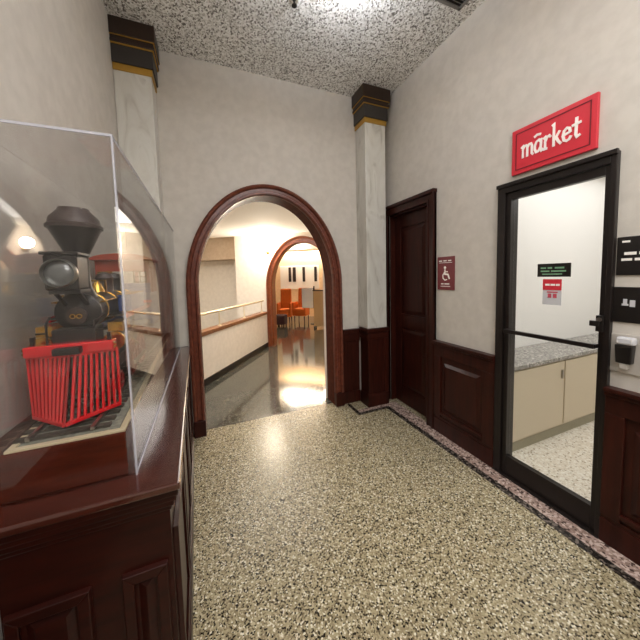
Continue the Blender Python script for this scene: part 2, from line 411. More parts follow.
# end wall with the second arch, shallow niche on its left under a tan header
NX = -.74
e = MB(MC); e.arch_wall(NX, 1.86, FY, FY + .14, CZ, FA, .75, 1.32, .25)
e.quad((NX, FY, 0), (NX, FY + .6, 0), (NX, FY + .6, CZ), (NX, FY, CZ))
struct(e.build('wall_corridor_end', 'cream'))
struct(MB(MC).box(-2.6, NX, FY + .55, FY + .65, 0, CZ).build('wall_niche', 'cream'))
struct(MB(MC).box(-2.6, NX - .001, FY + .05, FY + .54, 1.98, CZ - .001).build('trim_17', 'tan'))
struct(MB(MC).box(-2.7, -2.6, -3.1, FY + .65, 0, CZ).build('wall_corridor_left', 'cream'))
ya = FY
prof = [(.69, ya), (.69, ya - .03), (.70, ya - .045), (.725, ya - .045), (.735, ya - .03), (.78, ya - .03), (.79, ya - .05), (.82, ya - .055), (.83, ya - .04), (.83, ya)]
struct(MB(MC).arch(prof, FA, 1.32, 0, .25).build('trim_18', 'orangewood', smooth=True))
struct(MB(MC).arch([(.69, ya), (.69, ya + .16), (.749, ya + .16), (.749, ya)], FA, 1.32, 0, .25).build('trim_19', 'orangewood', smooth=True))
# low guard wall with wooden cap, dark base
struct(MB(MC).box(-.12, 0, -1.28, FY - .06, 0, .73).build('wall_guard', 'cream'))
struct(MB(MC).box(-.14, .025, -1.28, FY - .058, .73, .79).build('trim_20', 'capwood', bev=.006))
struct(MB(MC).box(0, .014, -1.28, FY - .058, 0, .10).build('baseboard_guard', 'black'))
hr = thing('handrail', 'brass handrail on short posts along the wooden cap of the low corridor wall', 'handrail', MC @ Vector((-.06, .5, .79)))
MB(MC).rod((-.06, -1.2, 1.03), (-.06, FY - .08, 1.03), .02, None, 14).build('rail', 'pale_brass', hr, smooth=True)
for yy in (-1.0, -.22, .60, 1.42, 2.2):
    p = MB(MC); p.rod((-.06, yy, .80), (-.06, yy, 1.02), .011); p.rev([(.032, 0), (.03, .008), (.012, .014)], (-.06, yy, .79)); p.build('post', 'pale_brass', hr, smooth=True)
# wall lamp beside the second arch
sc_ = thing('wall_sconce', 'glowing white globe wall lamp beside the second arch at the corridor end', 'wall lamp', MC @ Vector((.06, FY - .08, 2.05)))
MB(MC).rev([(.05, 0), (.05, .012), (.02, .02)], (.06, FY - .001, 2.10), (0, -1, 0)).build('backplate', 'brass', sc_, smooth=True)
MB(MC).path([(.06, FY - .015, 2.10), (.06, FY - .08, 2.08), (.06, FY - .10, 2.12)], .008).build('arm', 'brass', sc_)
MB(MC).rev([(.03, 0), (.065, .03), (.082, .075), (.075, .12), (.045, .155), (0, .165)], (.06, FY - .10, 2.115)).build('globe', 'sconce', sc_, smooth=True)

# ------------------------------------------------------------------ far room
FW = 6.9
struct(MB(MC).box(-4.0, 3.2, FW, FW + .1, 0, 2.9).build('wall_far', 'warm'))
struct(MB(MC).box(2.1, 2.2, FY + .14, FW, 0, 2.9).build('wall_far_right', 'warm'))
struct(MB(MC).box(-4.1, -4.0, FY + .66, FW, 0, 2.9).build('wall_far_left', 'warm'))
struct(MB(MC).box(-4.1, 3.2, FY + .14, FW + .1, 2.9, 2.98).build('ceiling_far', 'plain_ceiling'))
struct(MB(MC).box(-1.6, .42, FW - .9, FW - .3, 2.46, 2.70).build('trim_21', 'plain_ceiling', bev=.01))
struct(MB(MC).box(-1.4, .15, FW - .012, FW, 1.06, 1.96).build('trim_22', 'white', bev=.004))
def pic(x, w, label):
    t = thing('framed_picture', label, 'picture', MC @ Vector((x, FW, 1.34)), 'tall dark pictures in the far room')
    MB(MC).box(x - w / 2, x + w / 2, FW - .03, FW - .001, 1.34, 1.90).build('frame', 'black', t, bev=.003)
    MB(MC).box(x - w / 2 + .015, x + w / 2 - .015, FW - .034, FW - .029, 1.36, 1.88).build('print', 'rust', t)
pic(-1.0, .10, 'leftmost tall narrow dark framed picture on the far room wall')
pic(-.82, .12, 'second tall narrow dark framed picture from the left on the far room wall')
pic(-.44, .10, 'third tall narrow dark framed picture from the left on the far room wall')
pic(.02, .10, 'tall narrow dark framed picture nearest the blue poster stand in the far room')
def armchair(x, y, cloth, label, r, sw=.74):
    t = thing('armchair', label, 'armchair', MC @ Vector((x, y, 0)), 'armchairs in the far room')
    X = MC @ Matrix.Translation((x, y, 0)) @ Matrix.Rotation(r, 4, 'Z') @ Matrix.Diagonal((sw, .8, 1.12, 1))
    MB(X).box(-.24, .24, -.27, .22, .2, .44).build('seat', cloth, t, bev=.04)
    MB(X).hexa([(-.27, .18, .2), (.27, .18, .2), (.27, .30, .2), (-.27, .30, .2)], [(-.25, .26, 1.02), (.25, .26, 1.02), (.25, .36, 1.02), (-.25, .36, 1.02)]).build('backrest', cloth, t, bev=.035)
    for sx in (-1, 1):
        MB(X).box(min(sx * .24, sx * .32), max(sx * .24, sx * .32), -.28, .24, .2, .62).build('arm', cloth, t, bev=.03)
    for sx in (-1, 1):
        for yy in (-.22, .24): MB(X).rod((sx * .24, yy, .0), (sx * .23, yy, .2), .018, .026).build('leg', 'mahog', t)
armchair(-.68, 5.35, 'orange_cloth', 'orange upholstered armchair at left seen through the second arch', .15)
armchair(-.20, 5.62, 'orange_cloth', 'orange upholstered armchair right beside the blue poster stand', -.1)
ot = thing('ottoman', 'low dark purple ottoman in front of the left orange armchair', 'ottoman', MC @ Vector((-.62, 4.80, 0)))
MB(MC).box(-.80, -.46, 4.65, 4.95, .06, .36).build('cushion', 'dark_cloth', ot, bev=.03)
for xx in (-.76, -.50):
    for yy in (4.69, 4.91): MB(MC).rod((xx, yy, 0), (xx, yy, .06), .018, .022).build('leg', 'mahog', ot)
ps = thing('poster_stand', 'pale blue poster on a black floor stand in the far room', 'poster stand', MC @ Vector((.30, 5.3, 0)))
MB(MC).rev([(.14, 0), (.14, .012), (.02, .02)], (.34, 5.3, 0)).build('base', 'black', ps)
MB(MC).rod((.34, 5.3, .018), (.34, 5.3, 1.22), .022).build('pole', 'black', ps, smooth=True)
MB(MC).box(-.06, .31, 5.27, 5.29, .52, 1.15).build('poster', 'poster', ps)
MB(MC).box(-.07, .32, 5.29, 5.305, .51, 1.16).build('frame', 'black', ps)
pt = thing('partition', 'beige waist-high partition panel at the right side of the far room', 'partition', MC @ Vector((.75, 4.6, 0)))
MB(MC).box(.50, 1.1, 4.58, 4.63, .06, 1.10).build('panel', 'beige_panel', pt, bev=.004)
MB(MC).box(.48, 1.12, 4.57, 4.64, 1.10, 1.13).build('cap', 'mahog', pt, bev=.003)
for xx in (.53, 1.07): MB(MC).box(xx - .02, xx + .02, 4.50, 4.71, 0, .06).build('foot', 'black', pt)

# ================================================================== MARKET ROOM
struct(MB().box(W + .0, 5.6, -1.6, 2.12, -.1, .0).build('floor_market', 'pale_floor'))
struct(MB().box(W + .12, 5.6, -1.6, 2.12, 2.7, 2.8).build('ceiling_market', 'white'))
struct(MB().box(W + .12, 5.7, 1.86, 1.96, 0, 2.7).build('wall_market_left', 'white'))
struct(MB().box(5.6, 5.7, -1.6, 2.05, 0, 2.7).build('wall_market_end', 'white'))
struct(MB().box(W + .12, 5.7, -1.7, -1.6, 0, 2.7).build('wall_market_right', 'white'))
mc = thing('serving_counter', 'long beige serving counter with grey granite top behind the glass door', 'counter', (3.8, 1.77, 0))
MB().box(W + .14, 5.5, 1.50, 1.85, .10, .73).build('body', 'counter', mc)
MB().box(W + .14, 5.5, 1.515, 1.85, 0, .10).build('toe_kick', 'kick', mc)
MB().box(W + .13, 5.55, 1.475, 1.855, .73, .765).build('worktop', 'granite', mc, bev=.004)
for xa in (2.22, 3.02, 3.82, 4.62):
    p = MB().box(xa, xa + .78, 1.486, 1.499, .12, .715).build('door_panel', 'counter', mc, bev=.003)
    MB().bar((xa + .74, 1.478, .56), (xa + .74, 1.478, .64), .014, .012, (0, 1, 0)).build('handle', 'steel', p)

# ================================================================== COLUMNS
def column(name_label, x0, x1, ped):
    t = thing('column', name_label, 'column', ((x0 + x1) / 2, 2.84, 0), 'columns in the back corners')
    yf = 2.735
    if ped:
        p = MB(); p.box(x0 - .0, x1, yf - .005, D - .052, 0, .905); p.box(x0 - .012, x1 + .012, yf - .02, D - .052, 0, .15)
        p.box(x0 - .01, x1 + .01, yf - .016, D - .052, .80, .87); p.box(x0 - .018, x1 + .018, yf - .026, D - .052, .885, .925)
        p.box(x0 - .003, x0 + .045, yf - .014, yf, .15, .8); p.box(x1 - .045, x1 + .003, yf - .014, yf, .15, .8)
        p.build('pedestal', 'mahog', t, bev=.003)
    MB().box(x0, x1, yf, D - .001, .925 if ped else 0, 3.215).build('shaft', 'marble', t, bev=.006)
    k = MB()
    def ring(mb, e, za, zb): mb.box(max(x0 - e, LW + .001), min(x1 + e, W - .002), yf - e, D - .001, za, zb)
    ring(k, .030, 3.42, 3.46); ring(k, .045, 3.455, ZC - .001); ring(k, .038, 3.40, 3.425)
    k.build('capital', 'capdark', t, bev=.006)
    k = MB(); ring(k, .022, 3.26, 3.40); k.build('necking', 'capgrey', t, bev=.004)
    k = MB(); ring(k, .010, 3.21, 3.262); ring(k, .032, 3.392, 3.402); ring(k, .040, 3.452, 3.458); k.build('gilt_band', 'gold', t, bev=.003)
column('pale marble column with dark capital on a mahogany pedestal by the wooden door', 1.682, 1.945, True)
column('pale marble column with dark capital rising behind the locomotive display case', -.604, -.34, False)

# ================================================================== CEILING FIXTURES
def bowl_lamp(x, y, label):
    t = thing('ceiling_lamp', label, 'ceiling lamp', (x, y, ZC))
    MB().rev([(.07, 0), (.07, -.012), (.045, -.028), (.012, -.034)], (x, y, ZC), (0, 0, 1), 32).build('canopy', 'brass', t, smooth=True)
    MB().rod((x, y, ZC - .03), (x, y, ZC - .262), .009).build('stem', 'brass', t, smooth=True)
    MB().rev([(.20, -.15), (.192, -.18), (.165, -.215), (.12, -.24), (.06, -.255), (.012, -.258), (.012, -.252), (.058, -.249), (.116, -.234), (.160, -.21), (.186, -.178), (.194, -.15), (.20, -.15)], (x, y, ZC), (0, 0, 1), 40, cap=False).build('bowl', 'frost', t, smooth=True)
    MB().rev([(.006, -.252), (.02, -.259), (.02, -.265), (.008, -.273), (.013, -.283), (.006, -.295), (0, -.299)], (x, y, ZC), (0, 0, 1), 16).build('finial', 'capdark', t, smooth=True)
    l = bpy.data.lights.new('lamp_bulb', 'POINT'); l.energy = UPLIGHT; l.color = (.84, .91, 1); l.shadow_soft_size = .04
    o = bpy.data.objects.new('lamp_bulb', l); COL.objects.link(o); o.parent = t; o.location = (.05, 0, -.15)
bowl_lamp(.92, 1.62, 'frosted bowl ceiling lamp with dark finial above the middle of the lobby')
t = thing('sprinkler', 'small sprinkler head on the speckled ceiling left of the ceiling lamp', 'sprinkler', (.70, 2.10, ZC))
MB().rev([(.03, 0), (.028, -.006), (.012, -.01)], (.70, 2.10, ZC)).build('escutcheon', 'chrome', t, smooth=True)
MB().rev([(.008, -.008), (.008, -.03), (.02, -.034), (.02, -.037), (0, -.038)], (.70, 2.10, ZC)).build('deflector', 'iron', t, smooth=True)
t = thing('air_vent', 'grey slatted air vent in the ceiling corner above the right wall', 'vent', (1.74, 1.60, ZC))
vx0, vx1, vy0, vy1 = 1.64, 1.92, 1.48, 1.72
fr = MB(); z = ZC - .012
fr.box(vx0, vx1, vy0, vy0 + .02, z, ZC); fr.box(vx0, vx1, vy1 - .02, vy1, z, ZC); fr.box(vx0, vx0 + .02, vy0, vy1, z, ZC); fr.box(vx1 - .02, vx1, vy0, vy1, z, ZC)
fr.build('frame', 'vent', t)
sl = MB()
for i in range(9):
    yy = vy0 + .03 + i * .0225
    sl.hexa([(vx0 + .02, yy, ZC - .012), (vx1 - .02, yy, ZC - .012), (vx1 - .02, yy + .003, ZC - .012), (vx0 + .02, yy + .003, ZC - .012)],
            [(vx0 + .02, yy + .012, ZC - .001), (vx1 - .02, yy + .012, ZC - .001), (vx1 - .02, yy + .015, ZC - .001), (vx0 + .02, yy + .015, ZC - .001)])
sl.build('louvre', 'vent', t)
MB().box(vx0 + .02, vx1 - .02, vy0 + .02, vy1 - .02, ZC - .0012, ZC - .0002).build('duct_dark_sheet', 'black', t)  # black sheet stands in for the darkness inside the duct

# ================================================================== SIGNS ON THE RIGHT WALL
def wy(x, y0, z0):       # right-wall text frame: a to the viewer's right, b up, d out of the wall
    return lambda a, b, d=0: (x - d, y0 - a, z0 + b)
def ribbon(mb, fn, pts, w, d0, d1):        # one flat stroke with mitred corners and square ends
    P = [Vector(p) for p in pts]; n = len(P); Lf, Rt = [], []
    for i in range(n):
        a = (P[i] - P[i - 1]).normalized() if i else None
        b = (P[i + 1] - P[i]).normalized() if i < n - 1 else None
        t = ((a or b) + (b or a))
        t = t.normalized() if t.length > .1 else (b or a)
        nn = Vector((-t.y, t.x)); k = 1 / max(.6, nn.dot(Vector((-(a or b).y, (a or b).x))))
        p = P[i] - (t * w * .3 if i == 0 else Vector((0, 0))) + (t * w * .3 if i == n - 1 else Vector((0, 0)))
        Lf.append(p + nn * w / 2 * k); Rt.append(p - nn * w / 2 * k)
    rows = []
    for l, r in zip(Lf, Rt): rows.append([mb.v(fn(l.x, l.y, d0)), mb.v(fn(r.x, r.y, d0)), mb.v(fn(r.x, r.y, d1)), mb.v(fn(l.x, l.y, d1))])
    for A, B in zip(rows, rows[1:]):
        for j in range(4): mb.face([A[j], A[(j + 1) % 4], B[(j + 1) % 4], B[j]])
    mb.face(rows[0][::-1]); mb.face(rows[-1])
LET = {
 'm': (1.28, [[(-.02, .9), (.12, 1.0), (.12, 0)], [(.12, .7), (.3, .97), (.48, .97), (.58, .8), (.58, 0)], [(.58, .7), (.76, .97), (.94, .97), (1.04, .8), (1.04, .12), (1.16, 0)]]),
 'a': (.92, [[(.62, .8), (.45, 1), (.22, .92), (.06, .62), (.06, .3), (.2, .03), (.4, .05), (.6, .35)], [(.66, 1), (.62, .25), (.7, .02), (.84, .1)]]),
 'r': (.76, [[(-.02, .92), (.12, 1), (.12, 0)], [(.0, 0), (.26, 0)], [(.12, .6), (.28, .92), (.48, 1), (.6, .86)]]),
 'k': (.86, [[(.0, 1.68), (.13, 1.74), (.13, 0)], [(.13, .42), (.4, .72), (.62, 1.0)], [(.34, .62), (.52, .25), (.74, 0)]]),
 'e': (.82, [[(.14, .5), (.60, .6)], [(.66, .6), (.6, .9), (.38, 1.0), (.16, .84), (.06, .48), (.16, .12), (.38, 0), (.58, .06), (.7, .24)]]),
 't': (.68, [[(.32, 1.46), (.28, .25), (.38, .02), (.58, .1)], [(.02, .98), (.62, 1.04)]]),
}
SY, SZ, SWD, SHT = 1.356, 2.213, .463, .298
ms = thing('market_sign', 'red rectangular wall sign reading market in white above the glass door', 'sign', (W, SY - SWD / 2, SZ))
MB().box(W - .022, W - .001, SY - SWD, SY, SZ, SZ + SHT).build('panel', 'signred', ms, bev=.003)
fn = wy(W - .022, SY, SZ)
bo = MB(); ins, lw = .030, .006
for k, a in ((ins, lw), ):
    for (x0, y0, x1, y1) in ((k, k, SWD - k, k), (k, SHT - k, SWD - k, SHT - k), (k, k, k, SHT - k), (SWD - k, k, SWD - k, SHT - k)):
        ribbon(bo, fn, [(x0, y0), (x1, y1)], a, -.001, .002)
bo.build('border_line', 'signline', ms)
tx = MB(); cur = .068; xh = .074; kx = .061; dd = .003
for ch in 'market':
    wd_, strokes = LET[ch]
    for st in strokes: dd += .0002; ribbon(tx, fn, [(cur + a * kx, .098 + b * xh) for a, b in st], .0135, 0, dd)
    cur += wd_ * kx
tx.build('lettering', 'ink_white', ms)
lf = MB(); ribbon(lf, fn, [(.148, .200), (.162, .208), (.180, .204)], .014, 0, .004)
lf.build('leaf_mark', 'ink_white', ms)

def plate(name, label, cat, y0, y1, z0, z1, m, x=W, th=.008, group=None, bev=.002):
    t = thing(name, label, cat, (x, (y0 + y1) / 2, z0), group)
    MB().box(x - th, x - .0005, y0, y1, z0, z1).build('plate', m, t, bev=bev)
    return t
def marks(parent, x, y1, z0, rects, m, name='text_line'):     # one part per line of print
    f = wy(x, y1, z0); lines = {}
    for r in rects: lines.setdefault(round(r[1], 2), []).append(r)
    for rs_ in lines.values():
        mb = MB()
        for a0, b0, a1, b1 in rs_: mb.prism([(a0, b0), (a1, b0), (a1, b1), (a0, b1)], f, 0, .0015)
        mb.build(name, m, parent)
# restroom sign
rs = plate('restroom_sign', 'maroon restroom sign with white pictogram beside the wooden door', 'sign', 1.85, 2.045, 1.39, 1.695, 'maroon')
marks(rs, W - .008, 2.045, 1.39, [(.02 + i * .052, .262, .056 + i * .052, .272) for i in range(3)] + [(.02, .248, .17, .252)] +
      [(.045, .05, .075, .06), (.085, .05, .14, .06), (.04, .03, .15, .036)], 'ink_white')
pg = MB(); f = wy(W - .008, 2.045, 1.39)
def disc(mb, a, b, r): mb.prism([(a + r * math.cos(k * PI / 6), b + r * math.sin(k * PI / 6)) for k in range(12)], f, 0, .0015)
disc(pg, .09, .205, .013)
ribbon(pg, f, [(.09, .185), (.09, .145), (.125, .142), (.14, .105)], .015, 0, .0015)
ribbon(pg, f, [(.09, .168), (.12, .166)], .010, 0, .0015)
ribbon(pg, f, [(.082, .158), (.066, .135), (.068, .108), (.09, .09), (.112, .096)], .010, 0, .0015)
pg.build('pictogram', 'ink_white', rs)
# black signs by the glass door
s1 = plate('wall_sign', 'upper black notice with white text right of the glass door', 'sign', .60, .795, 1.512, 1.712, 'black', group='black notices right of the glass door')
marks(s1, W - .008, .795, 1.512, [(.03, .105, .075, .12), (.085, .105, .12, .12), (.13, .105, .165, .12), (.02, .075, .06, .088), (.07, .075, .13, .088), (.02, .17, .05, .18)], 'ink_white')
s2 = plate('wall_sign', 'lower black notice with pale text right of the glass door', 'sign', .595, .80, 1.262, 1.45, 'black', group='black notices right of the glass door')
marks(s2, W - .008, .80, 1.262, [(.035, .09, .06, .10), (.04, .10, .055, .125), (.065, .085, .085, .12), (.11, .075, .15, .09), (.16, .075, .19, .09)], 'grey_print')
# hand sanitiser dispenser
hs = thing('dispenser', 'small white and black wall dispenser below the black notices', 'dispenser', (W, .735, 1.0))
MB().box(W - .012, W - .001, .66, .80, .99, 1.20).build('backplate', 'plastic_grey', hs, bev=.004)
MB().box(W - .055, W - .012, .695, .765, 1.15, 1.19).build('hood', 'grey_print', hs, bev=.010)
MB().hexa([(W - .05, .705, 1.05), (W - .012, .705, 1.05), (W - .012, .765, 1.05), (W - .05, .765, 1.05)], [(W - .055, .70, 1.149), (W - .012, .70, 1.149), (W - .012, .77, 1.149), (W - .055, .77, 1.149)]).build('body', 'black', hs, bev=.006)
MB().box(W - .045, W - .013, .72, .75, 1.02, 1.049).build('spout', 'plastic_grey', hs, bev=.003)
# notices on the glass
XG = W + .006
g1 = plate('door_notice', 'black opening notice with pale text stuck on the glass door', 'sign', 1.00, 1.185, 1.505, 1.59, 'black', XG, .002, bev=0)
marks(g1, XG - .002, 1.185, 1.505, [(.02, .052, .05, .062), (.06, .052, .085, .062), (.10, .052, .15, .062), (.02, .032, .07, .041), (.08, .032, .16, .041), (.03, .014, .14, .021)], 'ink_green')
g2 = plate('door_notice', 'small red and white card stuck on the glass door under the black notice', 'sign', 1.045, 1.150, 1.325, 1.49, 'grey_print', XG, .002, bev=0)
MB().box(XG - .0035, XG - .002, 1.045, 1.150, 1.42, 1.49).build('header', 'signred', g2)
marks(g2, XG - .0035, 1.150, 1.42, [(.015, .028, .04, .04), (.045, .028, .07, .04), (.075, .028, .095, .04)], 'ink_white')
marks(g2, XG - .002, 1.150, 1.325, [(.03, .045, .05, .072), (.06, .045, .08, .072), (.025, .078, .085, .086)], 'ink_pink', 'printed_graphic')

# ================================================================== DISPLAY CASE
CX1, CY0, CY1, CT = -.105, .890, 2.712, .95
SK = Matrix(((1, -.035, 0, .035 * CY0), (0, 1, 0, 0), (0, 0, 1, 0), (0, 0, 0, 1)))   # the case stands slightly out of square with the room
cb = thing('display_cabinet', 'dark mahogany display cabinet with raised panels under the model locomotive', 'cabinet', (-.36, 1.8, 0))
X0 = LW + .004
bx, by = CX1 - .035, CY0 + .04       # body faces
MB(SK).box(X0 + .064, bx, by, CY1 - .02, .10, .90).build('body', 'cabwood', cb)
MB(SK).box(X0 + .064, bx + .018, by - .018, CY1 - .02, 0, .12).build('base', 'cabwood', cb, bev=.006)
cr = MB(SK)
for e, za, zb in ((.006, .845, .865), (.014, .862, .885), (.022, .882, .905), (.028, .90, .925)):
    cr.box(X0 + .064, bx + e, by - e, CY1 - .02, za, zb)
cr.build('crown_moulding', 'cabwood', cb, bev=.006, smooth=False)
MB(SK).hexa([(LW + .003, CY0, .925), (CX1, CY0, .925), (CX1, CY1, .925), (LW + .07, CY1, .925)], [(LW + .003, CY0, CT), (CX1, CY0, CT), (CX1, CY1, CT), (LW + .07, CY1, CT)]).build('countertop', 'countertop', cb, bev=.006)
def framed(a0, a1, z0, z1, fn):      # moulded picture-frame strip and raised field
    m = MB(SK); w_ = .028
    for q in ([(a0, z0), (a1, z0), (a1 - w_, z0 + w_), (a0 + w_, z0 + w_)], [(a0, z1), (a0 + w_, z1 - w_), (a1 - w_, z1 - w_), (a1, z1)],
              [(a0, z0), (a0 + w_, z0 + w_), (a0 + w_, z1 - w_), (a0, z1)], [(a1, z0), (a1, z1), (a1 - w_, z1 - w_), (a1 - w_, z0 + w_)]):
        o_ = q
        m.hexa([fn(a, b, 0) for a, b in o_], [fn(a + (0.004 if a < (a0 + a1) / 2 else -.004), b + (.004 if b < (z0 + z1) / 2 else -.004), .016) for a, b in o_])
    i = w_ + .012
    m.hexa([fn(a, b, 0) for a, b in ((a0 + i, z0 + i), (a1 - i, z0 + i), (a1 - i, z1 - i), (a0 + i, z1 - i))],
           [fn(a, b, .008) for a, b in ((a0 + i + .02, z0 + i + .02), (a1 - i - .02, z0 + i + .02), (a1 - i - .02, z1 - i - .02), (a0 + i + .02, z1 - i - .02))])
    return m
ff = lambda a, b, d: (a, by - d, b)
framed(X0 + .07, -.345, .18, .69, ff).build('panel', 'cabwood', cb, bev=.002)
framed(-.275, bx - .012, .18, .69, ff).build('panel', 'cabwood', cb, bev=.002)
fs = lambda a, b, d: (bx + d, a, b)
for k in range(4):
    a0 = by + .04 + k * .43
    framed(a0, a0 + .37, .18, .75, fs).build('panel', 'cabwood', cb, bev=.002)

dk = thing('track_plinth', 'reddish mahogany plinth carrying the track bed inside the clear cover', 'plinth', (-.42, 1.83, CT))
PX0, PX1, PY0, PY1, PZ = -.530, -.252, .992, 2.69, 1.088
MB(SK).hexa([(-.600, PY0, CT), (PX1, PY0, CT), (PX1, PY1, CT), (-.537, PY1, CT)], [(-.600, PY0, PZ), (PX1, PY0, PZ), (PX1, PY1, PZ), (-.537, PY1, PZ)]).build('body', 'plinthwood', dk, bev=.004)
MB(SK).box(PX0 + .02, PX1 - .02, PY0 + .02, PY1 - .02, PZ, PZ + .006).build('track_bed', 'deck', dk)
st = MB(SK)
st.box(PX0, PX1, PY0, PY0 + .018, PZ, PZ + .008); st.box(PX1 - .018, PX1, PY0 + .018, PY1, PZ, PZ + .008); st.box(PX0, PX0 + .018, PY0 + .018, PY1, PZ, PZ + .008)
st.build('edge_strip', 'strip', dk, bev=.002)
LX = -.42
tr = thing('model_track', 'short model railway track with dark ties under the locomotive', 'track', (LX, 1.83, PZ + .006))
ZT = PZ + .006
for k in range(34):
    yy = PY0 + .04 + k * .048
    MB().box(LX - .115, LX + .115, yy, yy + .022, ZT, ZT + .008).build('tie', 'tie', tr)
for sx in (-1, 1): MB().box(LX + sx * .075 - .005, LX + sx * .075 + .005, PY0 + .025, PY1 - .025, ZT + .008, ZT + .018).build('rail', 'steel', tr)
ZRL = ZT + .018

# ------------------------------------------------------------------ model locomotive (front faces -y)
lo = thing('model_locomotive', 'antique black model steam locomotive with red cowcatcher and big headlight', 'model train', (LX, 1.5, ZRL))
# cowcatcher
tip = Vector((LX, 1.045, ZRL + .008)); zt = 1.318
cc = MB()
for sx in (-1, 1):
    e0 = Vector((LX + sx * .116, 1.15, ZRL + .010))
    cc.bar(tip, e0, .012, .012)
    t0 = Vector((LX, 1.115, zt)); t1 = Vector((LX + sx * .118, 1.15, zt))
    cc.bar(t0, t1, .012, .016)
    for i in range(10):
        u_ = (i + .0) / 9.0
        a = tip.lerp(e0, u_); b_ = t0.lerp(t1, u_)
        cc.bar(a, b_, .0068, .011, (0, 1, 0))
cow = cc.build('cowcatcher', 'red', lo, bev=.0015)
MB().box(LX - .115, LX + .115, 1.118, 1.165, zt, zt + .034).build('pilot_beam', 'red', lo, bev=.004)
for sx in (-1, 1):
    for zz in (.011, .024): MB().bar((LX + sx * .115, 1.13, zt + zz), (LX + sx * .1205, 1.13, zt + zz), .006).build('beam_bolt', 'brass', lo)
MB().box(LX - .035, LX + .035, 1.09, 1.118, zt + .004, zt + .026).build('coupler', 'iron', lo, bev=.003)
# smokebox, boiler
BZ, BR = 1.445, .062
MB().rev([(0, -.004), (.03, -.004), (.052, .002), (BR + .004, .008), (BR + .004, .022), (BR, .024), (BR, .26)], (LX, 1.20, BZ), (0, 1, 0), 36).build('smokebox', 'iron', lo, smooth=True)
MB().rev([(BR - .004, .24), (BR - .002, .62)], (LX, 1.20, BZ), (0, 1, 0), 36).build('boiler', 'rust', lo, smooth=True)
for yy in (1.30, 1.44, 1.58, 1.72): MB().torus((LX, yy, BZ), (0, 1, 0), BR, .003).build('boiler_band', 'brass', lo, smooth=True)
np_ = MB().rev([(.030, 0), (.030, -.008), (.026, -.009), (0, -.009)], (LX, 1.196, BZ - .012), (0, 1, 0), 28).build('number_plate', 'rust', lo, smooth=True)
nb = MB()
for sx in (-1, 1): nb.torus((LX + sx * .009, 1.186, BZ - .012), (0, 1, 0), .007, .002, 16, 6)
nb.build('numeral', 'brass', np_, smooth=True)
MB().box(LX - .058, LX + .058, 1.155, 1.24, zt + .01, BZ - .05).build('cylinder_saddle', 'iron', lo, bev=.004)
# headlight
hl = thing_box = MB().box(LX - .042, LX + .042, 1.105, 1.195, 1.525, 1.635).build('headlight', 'iron', lo, bev=.006)
MB().rev([(.044, 0), (.044, -.022), (.042, -.025), (.040, -.02), (.040, -.006)], (LX, 1.107, 1.578), (0, 1, 0), 36, cap=False).build('lens_ring', 'steel', hl, smooth=True)
MB().rev([(.0405, -.006), (.03, -.013), (.016, -.017), (0, -.018)], (LX, 1.107, 1.578), (0, 1, 0), 36).build('lens', 'lens', hl, smooth=True)
MB().box(LX - .048, LX + .048, 1.10, 1.20, 1.635, 1.645).build('lid', 'iron', hl, bev=.003)
hb = MB(); hb.box(LX - .04, LX + .04, 1.12, 1.21, 1.513, 1.525)
for sx in (-1, 1): hb.bar((LX + sx * .03, 1.14, 1.515), (LX + sx * .03, 1.205, 1.47), .010)
hb.build('headlight_bracket', 'iron', lo, bev=.002)
# diamond smokestack
SYK = 1.265
sk = MB().rev([(.05, -.025), (.034, .012), (.031, .06), (.031, .125), (.036, .135), (.072, .215), (.076, .222)], (LX - .008, SYK, BZ + .072), (0, 0, 1), 32).build('smokestack', 'iron', lo, smooth=True)
MB().rev([(.080, .222), (.081, .232), (.074, .238)], (LX - .008, SYK, BZ + .072), (0, 0, 1), 32).build('rim', 'rust', sk, smooth=True)
MB().rev([(.074, .238), (.070, .258), (.046, .285), (.044, .292), (.036, .290), (.036, .27)], (LX - .008, SYK, BZ + .072), (0, 0, 1), 32).build('spark_arrester', 'rust', sk, smooth=True)
# bell, domes
bl = MB(); bl.bar((LX - .03, 1.40, BZ + .055), (LX - .03, 1.40, BZ + .11), .006); bl.bar((LX + .03, 1.40, BZ + .055), (LX + .03, 1.40, BZ + .11), .006); bl.bar((LX - .03, 1.40, BZ + .108), (LX + .03, 1.40, BZ + .108), .006)
bl = bl.build('bell_frame', 'brass', lo)
MB().rev([(.026, 0), (.022, .012), (.016, .03), (.008, .042), (0, .044)], (LX, 1.40, BZ + .062)).build('bell', 'brass', bl, smooth=True)
for yy, m_ in ((1.50, 'rust'), (1.63, 'iron')):
    MB().rev([(.036, 0), (.030, .01), (.030, .06), (.034, .066), (.026, .085), (0, .094)], (LX, yy, BZ + .052)).build('steam_dome' if m_ == 'iron' else 'sand_dome', m_, lo, smooth=True)
